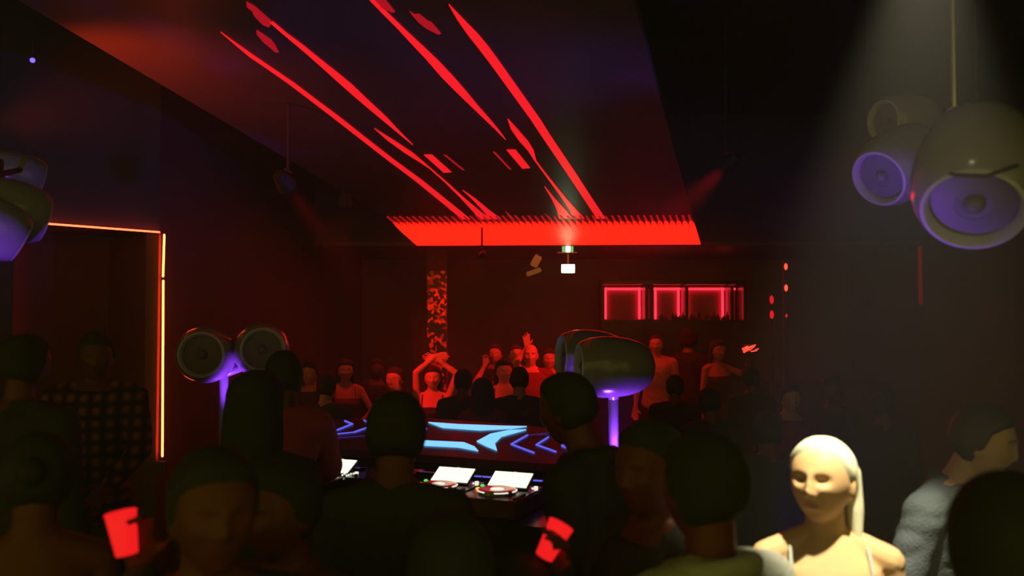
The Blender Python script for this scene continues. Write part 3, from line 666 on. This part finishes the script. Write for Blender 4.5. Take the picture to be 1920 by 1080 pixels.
def person(label, loc, yaw=0.0, H=1.75, fem=0, skin_m='skin_mid', hair='short', hair_m='hair_black', top='c_black', bottom='c_black',
           lean=(0, 0), head_yaw=0.0, head_tilt=0.0, head_roll=0.0, hand_a=None, hand_b=None, elbow_a=None, elbow_b=None, handdir_a=None, handdir_b=None,
           sleeve='long', collar=None, voxel=.014, group=None, detail=False, strap=None, curl=.25, wide=1.0, no_brow=False, cap=None, stance=0.0):
    """local frame: x to the photo's right when yaw = 0, f = forward (towards the camera when yaw = 0)"""
    s = H / 1.75
    root = thing('person', label, 'person', (loc[0], loc[1], loc[2] if len(loc) > 2 else 0.0), yaw, group)
    def ln_(p):      # lean as a shear above the pelvis
        k = max(0.0, (p[2] - .95)) / .55; return Vector((p[0] + lean[0] * k, p[1] + lean[1] * k, p[2]))
    def V(p, le=True):
        q = ln_(p) if le else Vector(p); return Vector((q.x * s, -q.y * s, q.z * s))
    def wl2(pw):     # world point to body frame
        v = Vector(pw) - root_loc; c, sn = math.cos(-yaw), math.sin(-yaw)
        return Vector(((v.x * c - v.y * sn) / s, -(v.x * sn + v.y * c) / s, v.z / s))
    root_loc = Vector((loc[0], loc[1], loc[2] if len(loc) > 2 else 0.0))
    tors = TORSO_F if fem else TORSO_M
    def torso(mb, off, zmin=0, zmax=9):
        rs = [r for r in tors if zmin <= r[0] <= zmax]; vs = []; fs = []; n = 24
        for z, rx, ry, cy in rs:
            for k in range(n):
                a = 2 * math.pi * k / n; e = .85
                cxx = abs(math.cos(a)) ** e * math.copysign(1, math.cos(a)); syy = abs(math.sin(a)) ** e * math.copysign(1, math.sin(a))
                vs.append(V((cxx * (rx * wide + off), syy * (ry * wide + off) + cy, z)))
        for j in range(len(rs) - 1):
            for k in range(n): fs.append((j * n + k, j * n + (k + 1) % n, (j + 1) * n + (k + 1) % n, (j + 1) * n + k))
        fs.append(tuple(range(n - 1, -1, -1))); fs.append(tuple((len(rs) - 1) * n + k for k in range(n)))
        mb.add(vs, fs)
    shw = (.165 if fem else .188) * wide
    sh = {1: ln_((shw, -.005, 1.415)), -1: ln_((-shw, -.005, 1.415))}
    arms = {}
    for sg, hand, elb in ((1, hand_a, elbow_a), (-1, hand_b, elbow_b)):
        S = sh[sg]
        if hand is None: Wt = ln_((sg * (shw + .06), .06, .86)); hint = Vector((sg * .3, -1, 0))
        else: Wt = Vector(hand) if not isinstance(hand, tuple) or len(hand) == 3 else wl2(hand[:3]); hint = Vector((sg * 1, -.3, -.6))
        if elb is not None: hint = Vector(elb)
        l1_, l2_ = .285, .255; d = Wt - S; L = min(d.length, l1_ + l2_ - .005); dn_ = d.normalized(); Wt = S + dn_ * L
        a = (l1_ ** 2 - l2_ ** 2 + L * L) / (2 * L); h = math.sqrt(max(0, l1_ ** 2 - a * a))
        hp = (hint - dn_ * hint.dot(dn_)).normalized(); E = S + dn_ * a + hp * h
        arms[sg] = (S, E, Wt)
    def U(q): return Vector((q.x * s, -q.y * s, q.z * s))
    def legs(mb, off):
        for sg in (1, -1):
            st = .02 + stance
            h_ = V((sg * .085, 0, .90), False); k_ = V((sg * (.09 + st * .6), .02, .50), False); a_ = V((sg * (.09 + st), -.01, .085), False)
            mb.cone(h_, k_, (.086 + off) * s, (.058 + off) * s, 14); mb.cone(k_, a_, (.056 + off) * s, (.036 + off) * s, 14)
            mb.cone(k_, k_.lerp(a_, .45) + Vector((0, .012, 0)) * s, (.052 + off) * s, (.054 + off) * s, 14)
    # body
    mb = MB(); torso(mb, 0.0)
    rs_ = .047 if fem else .056
    for sg in (1, -1):
        S, E, Wt = arms[sg]
        mb.cone(V((sg * .01, -.025, 1.475)), U(S), .052 * s, rs_ * s, 12)
        mb.cone(U(S), U(E), rs_ * .92 * s, rs_ * .72 * s, 12); mb.cone(U(E), U(Wt), rs_ * .76 * s, .026 * s, 12, squash=.85)
        mb.cone(U(E), U(E.lerp(Wt, .35)), rs_ * .74 * s, rs_ * .74 * s, 12)
        # hand: metacarpals, four fingers, thumb
        fd = (Wt - E).normalized(); hd = (handdir_a if sg == 1 else handdir_b)
        if hd is not None: fd = Vector(hd).normalized()
        lat = fd.cross(Vector((0, 1, 0)));
        if lat.length < .2: lat = fd.cross(Vector((0, 0, 1)))
        lat.normalize(); nrm = lat.cross(fd).normalized()
        if nrm.y < 0: nrm = -nrm
        lat = fd.cross(nrm).normalized(); inner = -1 if lat.x * sg > 0 else 1
        for k in range(4):
            o_ = (k - 1.5) * inner * -1
            kn = Wt + fd * (.088 - .006 * abs(k - 1)) + lat * (o_ * .021)
            mb.cone(U(Wt + lat * o_ * .012), U(kn), .014 * s, .0115 * s, 8)
            Lf = [.066, .078, .072, .056][k]; spread = lat * (o_ * .10)
            d1_ = (fd + spread + nrm * curl * .6).normalized(); d2_ = (fd + spread * .6 + nrm * curl * 2.2).normalized()
            m1 = kn + d1_ * Lf * .55; mb.cone(U(kn), U(m1), .0098 * s, .009 * s, 8); mb.cone(U(m1), U(m1 + d2_ * Lf * .5), .009 * s, .0075 * s, 8)
        th0 = Wt + fd * .025 + lat * inner * .02; th1 = th0 + (fd * .55 + lat * inner * .75 + nrm * .25).normalized() * .045
        mb.cone(U(th0), U(th1), .013 * s, .011 * s, 8); mb.cone(U(th1), U(th1 + (fd * .85 + lat * inner * .35 + nrm * curl).normalized() * .035), .0105 * s, .008 * s, 8)
    legs(mb, 0.0)
    for sg in (1, -1):
        a_ = V((sg * (.11 + stance), -.01, .07), False); mb.cone(a_, V((sg * (.12 + stance), .12, .035), False), .036 * s, .03 * s, 10)
    # neck, head
    HC = ln_((0, .012, 1.633)); HC = Vector((HC.x, HC.y, HC.z))
    Rh = Matrix.Rotation(head_yaw, 3, 'Z') @ Matrix.Rotation(-head_tilt, 3, 'X') @ Matrix.Rotation(head_roll, 3, 'Y')
    piv = Vector((0, -.03, -.09))
    def HX(v):   # head frame (x, f, z) to mesh frame
        q = Vector((v[0], -v[1], v[2])) - Vector((piv.x, -piv.y, piv.z)); q = Rh @ q + Vector((piv.x, -piv.y, piv.z))
        return Vector((HC.x + q.x, -HC.y + q.y, HC.z + q.z)) * s
    D, Fc = ico(6 if detail else 5)
    hp_ = head_points(D, fem); mb.add([HX(v) for v in hp_], Fc)
    mb.cone(V((0, -.02, 1.44)), HX((0, -.022, -.055)), (.058 if fem else .058) * s, (.054 if fem else .054) * s, 16)
    for sg in (1, -1):
        Re = Matrix.Rotation(.25 * sg, 3, 'Z')
        mb.ell(HX((sg * (.084 if fem else .077), -.010, -.012)), (.009 * s, .018 * s, .032 * s), Rh @ Re, sub=2)
    if detail:
        for sg in (1, -1):
            mb.ell(HX((sg * .031, .0665, .0125)), (.0145 * s, .0142 * s, .0085 * s), Rh, sub=2); mb.ell(HX((sg * .031, .0655, -.003)), (.0140 * s, .0130 * s, .0060 * s), Rh, sub=2)
    me = remesh(mb, voxel * (1.0), 2 if detail else 1, 'body')
    mats_ = [M[skin_m], M['lips' if skin_m == 'skin_pale' else 'lips_dark'], M['brow']]
    for m in mats_: me.materials.append(m)
    if detail:
        inv = Rh.inverted(); mi = []
        for p in me.polygons:
            c = p.center / s; q = Vector((c.x - HC.x, c.y + HC.y, c.z - HC.z)); q = inv @ (q - Vector((piv.x, -piv.y, piv.z))) + Vector((piv.x, -piv.y, piv.z))
            x, f, z = abs(q.x), -q.y, q.z; k = 0
            if f > .06:
                if x < .022 and abs(z + .062) < .009 * (1 - (x / .024) ** 2) + .0006: k = 1
                elif not no_brow and .012 < x < .048 and abs(z - (.030 - (x - .032) ** 2 * 9)) < .0032: k = 2
            mi.append(k)
        me.polygons.foreach_set('material_index', mi)
    me.polygons.foreach_set('use_smooth', [True] * len(me.polygons))
    o = bpy.data.objects.new('body', me); COL.objects.link(o); o.parent = root
    if detail:
        for sg in (1, -1):
            e = MB(); e.ell(HX((sg * .031, .0665, .006)), (.0125 * s,) * 3, sub=3)
            eo_ = e.build('eye', M['eye'], root)
            MB().ell(HX((sg * .031, .0752, .0055)), (.0062 * s, .0045 * s, .0062 * s), sub=2).build('iris', M['iris'], eo_)
    # hair
    if hair != 'bald':
        x, f, z = hp_[:, 0], hp_[:, 1], hp_[:, 2]
        hb_ = hair
        hl = np.interp(f, [-.1, -.02, .012, .03, .06, .085], [-.105, -.07, -.02, .035, .060, .070])
        if hb_ == 'sweep': hl = np.interp(f, [-.1, -.03, -.014, .012, .035, .055, .075], [-.09, -.06, -.012, -.004, .030, .060, .076])
        mk = sst((z - hl) / (.045 if hb_ == 'sweep' else .03) + .15)
        th = {'short': .010, 'crop': .005, 'long': .016, 'bun': .010, 'sweep': .009, 'curly': .032, 'beanie': .012}[hb_]
        nzv = np.array([noise.noise(Vector(v * (38 if hb_ == 'curly' else 22))) for v in hp_])
        thk = -.004 + mk * (.0045 + th * (1 + .35 * sst((z - .02) / .04)) + nzv * th * (.45 if hb_ == 'curly' else .16))
        nn = hp_ / np.maximum(np.linalg.norm(hp_, axis=1, keepdims=True), 1e-6)
        hv = hp_ + nn * thk[:, None]
        hm = MB(); hm.add([HX(v) for v in hv], Fc)
        if hb_ == 'long':
            for k in range(15):
                a = math.radians(95 + k * 170 / 14 + 0) ; ax_ = math.cos(a - math.pi / 2 + math.pi / 2); 
                th_ = math.pi * (k / 14.0); xx = math.cos(th_) * .082; ff = -.012 - math.sin(th_) * .078
                p0 = (xx, ff, .02); p1 = (xx * 1.1, ff * 1.02 - .008, -.10); p2 = (xx * 1.18 + .006 * math.sin(k * 2.1), ff * 1.0 - .012, -.24 - .03 * math.sin(k * 1.7))
                hm.cone(HX(p0), HX(p1), .022 * s, .024 * s, 8); hm.cone(HX(p1), HX(p2), .024 * s, .011 * s, 8)
        if hb_ == 'bun': hm.ell(HX((0, -.11, .04)), (.035 * s,) * 3, sub=3)
        if hb_ == 'sweep':      # hair falling behind the ear and down the nape
            for k in range(9):
                t1 = k / 8.0; x0_ = .066 - .080 * t1; f0_ = -.056 - .045 * math.sin(t1 * 2)
                hm.cone(HX((x0_, f0_, .03)), HX((x0_ + .008, f0_ - .006, -.075)), .024 * s, .024 * s, 10)
                hm.cone(HX((x0_ + .008, f0_ - .006, -.075)), HX((x0_ + .016, f0_ - .004, -.165 - .01 * (k % 3))), .024 * s, .014 * s, 10)
        h = hm.mesh('hair')
        if hb_ in ('long', 'sweep', 'bun'):
            bpy.data.meshes.remove(h); h = remesh(hm, max(.006, voxel * .7) * 1.0, 3, 'hair')
        h.materials.append(M[hair_m]); h.polygons.foreach_set('use_smooth', [True] * len(h.polygons))
        ho_ = bpy.data.objects.new('hair', h); COL.objects.link(ho_); ho_.parent = root
    if cap:
        cb = MB(); hv = hp_[:, :] * 1.0
        mk = sst((hp_[:, 2] - np.interp(hp_[:, 1], [-.1, .0, .09], [.0, .035, .05])) / .01 + .2)
        nn = hp_ / np.linalg.norm(hp_, axis=1, keepdims=True)
        cb.add([HX(v) for v in hp_ + nn * (mk * .026 - .008)[:, None]], Fc)
        cb.ell(HX((0, .115, .052)), (.07 * s, .055 * s, .006 * s), Rh, sub=3)
        cb.build('cap', M[cap], root)
    # top garment
    if top:
        tb = MB()
        if fem and sleeve == 'none': torso(tb, .010, .9, 1.35)
        else:
            torso(tb, .014, .84, 1.47 if collar is None else 1.49)
            for sg in (1, -1): tb.cone(V((sg * .02, -.03, 1.462)), U(arms[sg][0]), .058 * s, (rs_ + .014) * s, 12)
        tb.cone(V((.0, 0, .90)), V((0, 0, .93)), .14 * s, .14 * s, 14)
        if sleeve != 'none':
            for sg in (1, -1):
                S, E, Wt = arms[sg]
                if sleeve == 'long':
                    tb.cone(U(S), U(E), (rs_ + .014) * s, (rs_ * .8 + .014) * s, 14); tb.cone(U(E), U(E.lerp(Wt, .93)), (rs_ * .82 + .014) * s, .040 * s, 14)
                else: tb.cone(U(S), U(S.lerp(E, .55)), (rs_ + .014) * s, (rs_ * .95 + .016) * s, 14)
        if collar == 'thick':
            cpts = [V((math.cos(a) * .088, math.sin(a) * .082 - .022, 1.475 + .02 * (-math.sin(a)))) for a in np.linspace(0, 2 * math.pi, 17)]
            tb.tube(cpts, .026 * s, 10)
        if collar == 'lapel':
            cpts = [V((math.cos(a) * .078, math.sin(a) * .074 - .02, 1.48 + .025 * (-math.sin(a)))) for a in np.linspace(math.radians(-200), math.radians(20), 13)]
            tb.tube(cpts, .014 * s, 8)
        tm = remesh(tb, max(voxel, .009), 4, 'top'); wrinkle(tm, .007 * s, 6, random.random() * 50)
        tm.materials.append(M[top]); tm.polygons.foreach_set('use_smooth', [True] * len(tm.polygons))
        to = bpy.data.objects.new({'long': 'jacket', 'short': 'shirt', 'none': 'top'}[sleeve], tm); COL.objects.link(to); to.parent = root
        if strap:
            for sg in (1, -1):
                sp = MB(); path = [(sg * .105, .095, 1.33), (sg * .108, .075, 1.40), (sg * .105, .035, 1.455), (sg * .10, -.02, 1.470), (sg * .10, -.07, 1.42)]
                sp.tube([V(p) for p in path], .006 * s, 8); sp.build('strap', M[strap], root)
    # trousers, shoes
    lb = MB(); legs(lb, .014); lb.cone(V((-.06, 0, .9), False), V((.06, 0, .9), False), .115 * s, .115 * s, 16); lb.cone(V((-.05, 0, .96), False), V((.05, 0, .96), False), .10 * s, .10 * s, 16)
    lm_ = remesh(lb, max(voxel, .014), 3, 'trousers'); lm_.materials.append(M[bottom]); lm_.polygons.foreach_set('use_smooth', [True] * len(lm_.polygons))
    lo = bpy.data.objects.new('trousers', lm_); COL.objects.link(lo); lo.parent = root
    for sg in (1, -1):
        sb = MB(); sb.cone(V((sg * (.11 + stance), -.02, .055), False), V((sg * (.125 + stance), .15, .045), False), .046 * s, .04 * s, 12).box(V((sg * (.118 + stance), .06, .012), False), (.085 * s, .27 * s, .024 * s), bev=.008)
        sb.build('shoe', M['c_black'], root)
    return root

def at(px, ytop, d, H=None):
    """floor point under a head seen at column px with crown at row ytop, and the height that gives"""
    p = P(px, ytop, d); return (p.x, p.y, 0.0), p.z

R_ = math.radians
# --- foreground
l, H = at(1548, 828, 2.42)
person('blonde woman in a strappy top lit by the pale spotlight', l, R_(-10), H, 1, 'skin_pale', 'sweep', 'hair_blonde', 'c_char', 'c_black', head_yaw=R_(-30), head_tilt=R_(6), no_brow=True, sleeve='none', strap='c_grey', voxel=.0055, detail=True)
l, H = at(1320, 822, 1.93)
person('dark-haired man in a pale grey jacket just left of the blonde woman', l, R_(215), H, 0, 'skin_dark', 'short', 'hair_black', 'c_grey', 'c_black', head_yaw=R_(-8), head_tilt=R_(4), collar='thick', voxel=.009, wide=1.0)
l, H = at(1208, 796, 2.28)
cupB = P(1036, 1014, 2.2)
person('man in the foreground turned left and holding a tilted red cup', (l[0] + .02, l[1], 0), R_(-62), H, 0, 'skin_dark', 'short', 'hair_black', 'c_char', 'c_black', head_yaw=R_(12), voxel=.008, detail=True, wide=.9, hand_b=(cupB.x + .03, cupB.y + .045, cupB.z - .07, 1), handdir_b=(.5, .3, .8), elbow_b=(-.3, .2, -1), curl=.9)
l, H = at(1168, 712, 3.0)
person('man in black turned left with a dark nape just right of the decks', l, R_(-122), H + .01, 0, 'skin_dark', 'short', 'hair_black', 'c_black', 'c_black', lean=(0, .15), head_tilt=R_(-6), collar='thick', voxel=.009)
l, H = at(742, 742, 2.62)
person('dark head and shoulders seen from behind in front of the mixer', l, R_(178), H, 0, 'skin_dark', 'short', 'hair_black', 'c_black', 'c_black', voxel=.010, wide=.86)
l, H = at(478, 705, 3.2)
person('long-haired person in black seen from behind near the left pole', l, R_(170), H, 1, 'skin_dark', 'long', 'hair_black', 'c_black', 'c_black', voxel=.010, wide=1.1)
l, H = at(533, 662, 4.3)
person('man in a mauve shirt standing at the left deck with his back turned', l, R_(200), H, 0, 'skin_dark', 'short', 'hair_black', 'c_mauve', 'c_black', sleeve='long', voxel=.010, wide=.84, hand_a=(.16, .36, 1.08), hand_b=(-.14, .36, 1.08))
l, H = at(1845, 772, 2.9); l = (1.37, 3.06, 0.0)
person('man in a blue-grey suit leaning right behind the blonde woman', l, R_(42), H + .02, 0, 'skin_mid', 'short', 'hair_brown', 'c_suit', 'c_suit', lean=(.02, .16), head_yaw=R_(14), head_tilt=R_(-10), collar='lapel', voxel=.009, detail=True, wide=1.08)
l, H = at(1895, 903, 1.35)
person('dark figure in brown at the bottom right corner seen from behind', l, R_(165), H, 0, 'skin_dark', 'short', 'hair_black', 'c_brown', 'c_black', voxel=.010)
l, H = at(395, 848, 1.75)
cupA = P(232, 1000, 1.9)
person('dark-haired person at bottom left holding a red-lit cup', l, R_(20), H, 0, 'skin_dark', 'short', 'hair_black', 'c_black', 'c_black', head_yaw=R_(12), voxel=.009, detail=True, hand_b=(cupA.x + .02, cupA.y + .05, cupA.z - .09, 1), handdir_b=(-.1, .2, 1), curl=.8, elbow_b=(-.2, .2, -1))
l, H = at(535, 872, 2.1)
person('person with reddish lit face at bottom left beside the cup holder', l, R_(-25), H, 0, 'skin_dark', 'short', 'hair_black', 'c_brown', 'c_black', head_yaw=R_(-10), voxel=.009, detail=True)
l, H = at(45, 632, 3.9)
person('tall dark silhouette in black at the far left edge', l, R_(160), H, 0, 'skin_dark', 'short', 'hair_black', 'c_black', 'c_black', voxel=.012, wide=1.12)
l, H = at(70, 820, 2.3)
person('dark-haired person in a sleeveless top at the lower left corner', l, R_(200), H, 1, 'skin_dark', 'bun', 'hair_black', 'c_black', 'c_black', sleeve='none', voxel=.010)
l, H = at(180, 624, 5.0)
person('man in a plaid jacket standing inside the left doorway', l, R_(15), H, 0, 'skin_dark', 'short', 'hair_black', 'c_plaid', 'c_black', head_yaw=R_(10), head_tilt=R_(-6), voxel=.010, hand_a=(.12, .30, 1.02), hand_b=(-.14, .28, 1.0))
l, H = at(975, 1050, 2.22)
person('short dark-haired person low at the bottom edge in front of the decks', l, R_(150), H, 1, 'skin_mid', 'short', 'hair_black', 'c_black', 'c_black', voxel=.009, head_tilt=R_(-4))
l, H = at(845, 978, 1.85)
person('dark figure below the decks with head bowed at bottom centre', l, R_(185), H, 1, 'skin_dark', 'long', 'hair_black', 'c_black', 'c_black', voxel=.010, head_tilt=R_(-10))

# cups
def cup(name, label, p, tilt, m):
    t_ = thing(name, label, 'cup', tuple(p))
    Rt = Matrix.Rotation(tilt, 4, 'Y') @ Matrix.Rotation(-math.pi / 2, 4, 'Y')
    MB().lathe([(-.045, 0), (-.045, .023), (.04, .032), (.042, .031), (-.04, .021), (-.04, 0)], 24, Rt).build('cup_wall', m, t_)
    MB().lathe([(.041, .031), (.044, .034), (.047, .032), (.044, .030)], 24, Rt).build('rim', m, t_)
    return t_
cupm = glow('red_lit_cup_emission', (1.0, 0.012, 0.015), .9)  # red light falling on the cups, put in as emission
cup('drinking_cup', 'red-lit plastic cup with painted-in glow held up at the lower left', cupA, R_(-10), cupm)
cup('drinking_cup', 'tilted red-lit cup with painted-in glow right of the decks near the bottom', cupB, R_(28), cupm)

# --- dance floor
def dancer(px, yt, d, label, **kw):
    l, H = at(px, yt, d); H = max(1.45, min(1.95, H)); return person(label, l, H=H, **kw)
dancer(811, 688, 8.3, 'woman with both arms folded over her head below the mosaic pillar', fem=1, yaw=R_(5), skin_m='skin_pale', hair='long', hair_m='hair_brown', top='c_black', sleeve='none', strap='c_black', voxel=.009,
       hand_a=(.05, .05, 1.83), hand_b=(.02, .06, 1.86), elbow_a=(1, .2, .3), elbow_b=(-1, .2, .4), handdir_a=(-.9, 0, .3), handdir_b=(.9, 0, .1))
dancer(995, 646, 9.5, 'bald man facing the booth in the middle of the crowd', yaw=R_(-4), skin_m='skin_pale', hair='bald', top='c_red', sleeve='short', voxel=.008, detail=True)
dancer(967, 647, 10.2, 'man with short dark hair just left of the bald man', yaw=R_(8), skin_m='skin_pale', hair='crop', top='c_char', sleeve='short', voxel=.009, hand_b=(-.20, .28, 1.45), elbow_b=(-.6, .1, -1))
dancer(930, 646, 10.7, 'man with a fist raised to his chin left of the short-haired man', yaw=R_(-15), skin_m='skin_pale', hair='short', top='c_black', sleeve='short', voxel=.009, hand_b=(-.08, .20, 1.50), elbow_b=(-.5, .3, -1), curl=1.1, handdir_b=(.1, 0, 1))
dancer(945, 676, 8.6, 'shorter woman with bare shoulders in front of the short-haired man', fem=1, yaw=R_(6), skin_m='skin_pale', hair='long', top='c_black', sleeve='none', strap='c_black', voxel=.009, hand_b=(-.1, .27, 1.25), hand_a=(.08, .25, 1.2))
dancer(974, 690, 7.4, 'dark-haired person facing away in front of the bald man', yaw=R_(178), skin_m='skin_mid', hair='short', top='c_black', voxel=.012)
dancer(1030, 655, 9.9, 'man with one arm raised and open palm beside the right loudspeakers', yaw=R_(0), skin_m='skin_pale', hair='short', top='c_char', sleeve='short', voxel=.0075, hand_b=(-.26, .10, 1.78), elbow_b=(-1, .1, -.5), handdir_b=(-.1, 0, 1), curl=.1)
dancer(1230, 628, 11.0, 'man in a light t-shirt right of the egg loudspeakers', yaw=R_(-10), skin_m='skin_pale', hair='crop', top='c_white', sleeve='short', voxel=.010)
dancer(1290, 622, 11.4, 'dark-haired person at the bar below the middle lit bay', yaw=R_(150), skin_m='skin_mid', hair='curly', top='c_black', voxel=.014)
dancer(1345, 640, 10.6, 'person with one bare arm raised below the right lit bay', yaw=R_(20), skin_m='skin_mid', hair='long', fem=1, top='c_black', sleeve='none', voxel=.010, hand_a=(.26, .25, 1.45))
dancer(1408, 690, 7.8, 'dark figure in front of the glowing basket', yaw=R_(190), skin_m='skin_dark', hair='short', top='c_black', voxel=.014)
dancer(648, 676, 9.0, 'dim red-lit woman dancing right of the mauve-shirted man', fem=1, yaw=R_(12), skin_m='skin_mid', hair='long', top='c_red', sleeve='none', strap='c_red', voxel=.010, hand_b=(-.16, .28, 1.15), hand_a=(.16, .3, 1.1))
dancer(582, 680, 8.4, 'dim man at the left end of the dance floor', yaw=R_(-8), skin_m='skin_mid', hair='short', top='c_char', voxel=.014)
dancer(612, 705, 7.2, 'dark-haired person behind the booth left of the chevrons', yaw=R_(160), skin_m='skin_mid', hair='short', top='c_black', voxel=.014)
dancer(706, 674, 9.4, 'man in black between the dancing women on the left', yaw=R_(20), skin_m='skin_dark', hair='short', top='c_black', voxel=.014)
dancer(742, 690, 8.0, 'woman holding one hand up behind the foreground head', fem=1, yaw=R_(-20), skin_m='skin_mid', hair='bun', top='c_black', sleeve='none', voxel=.010, hand_a=(.14, .22, 1.55), elbow_a=(.5, .1, -1))
dancer(868, 694, 7.6, 'dark-haired person between the arm-folding woman and the group', yaw=R_(170), skin_m='skin_dark', hair='short', top='c_black', voxel=.014)
dancer(905, 712, 7.0, 'low dark figure facing away behind the booth graphics', yaw=R_(185), skin_m='skin_dark', hair='long', fem=1, top='c_red', voxel=.014)
dancer(1030, 712, 7.0, 'dark figure behind the booth beside the right egg loudspeakers', yaw=R_(172), skin_m='skin_dark', hair='short', top='c_char', voxel=.014)
dancer(1265, 705, 7.6, 'dark person with back turned right of the right speaker pole', yaw=R_(165), skin_m='skin_dark', hair='short', top='c_black', voxel=.014)
dancer(1330, 730, 6.2, 'dark broad-shouldered person facing away right of the pole', yaw=R_(190), skin_m='skin_dark', hair='short', top='c_black', voxel=.014)
dancer(1480, 722, 6.6, 'dim red-lit person in the middle of the right-hand crowd', yaw=R_(10), skin_m='skin_mid', hair='short', top='c_red', voxel=.014)
dancer(1560, 712, 7.2, 'dark person standing behind the blonde woman in the crowd', yaw=R_(-15), skin_m='skin_dark', hair='curly', top='c_black', voxel=.014)
dancer(1655, 735, 6.0, 'dark person between the blonde woman and the suited man', yaw=R_(170), skin_m='skin_dark', hair='short', top='c_black', voxel=.014)
dancer(1440, 775, 4.6, 'dark person in red trousers left of the blonde woman', yaw=R_(180), skin_m='skin_dark', hair='short', top='c_black', bottom='c_red', voxel=.014)

# ------------------------------------------------------------------ haze in the room
hz = MB().box((-.5, 6.3, 2.29), (11.2, 14.4, 4.56)).build('club_haze', [], smooth=False)
hm = bpy.data.materials.new('haze'); hm.use_nodes = True; nt = hm.node_tree; nt.nodes.clear()
ou = nt.nodes.new('ShaderNodeOutputMaterial'); vs_ = nt.nodes.new('ShaderNodeVolumeScatter')
vs_.inputs['Density'].default_value = .0145; vs_.inputs['Anisotropy'].default_value = 0.2; vs_.inputs['Color'].default_value = (.9, .9, .9, 1)
nt.links.new(vs_.outputs[0], ou.inputs['Volume']); hz.data.materials.append(hm)
tag(hz, 'thin haze hanging in the club air', 'haze', kind='stuff')
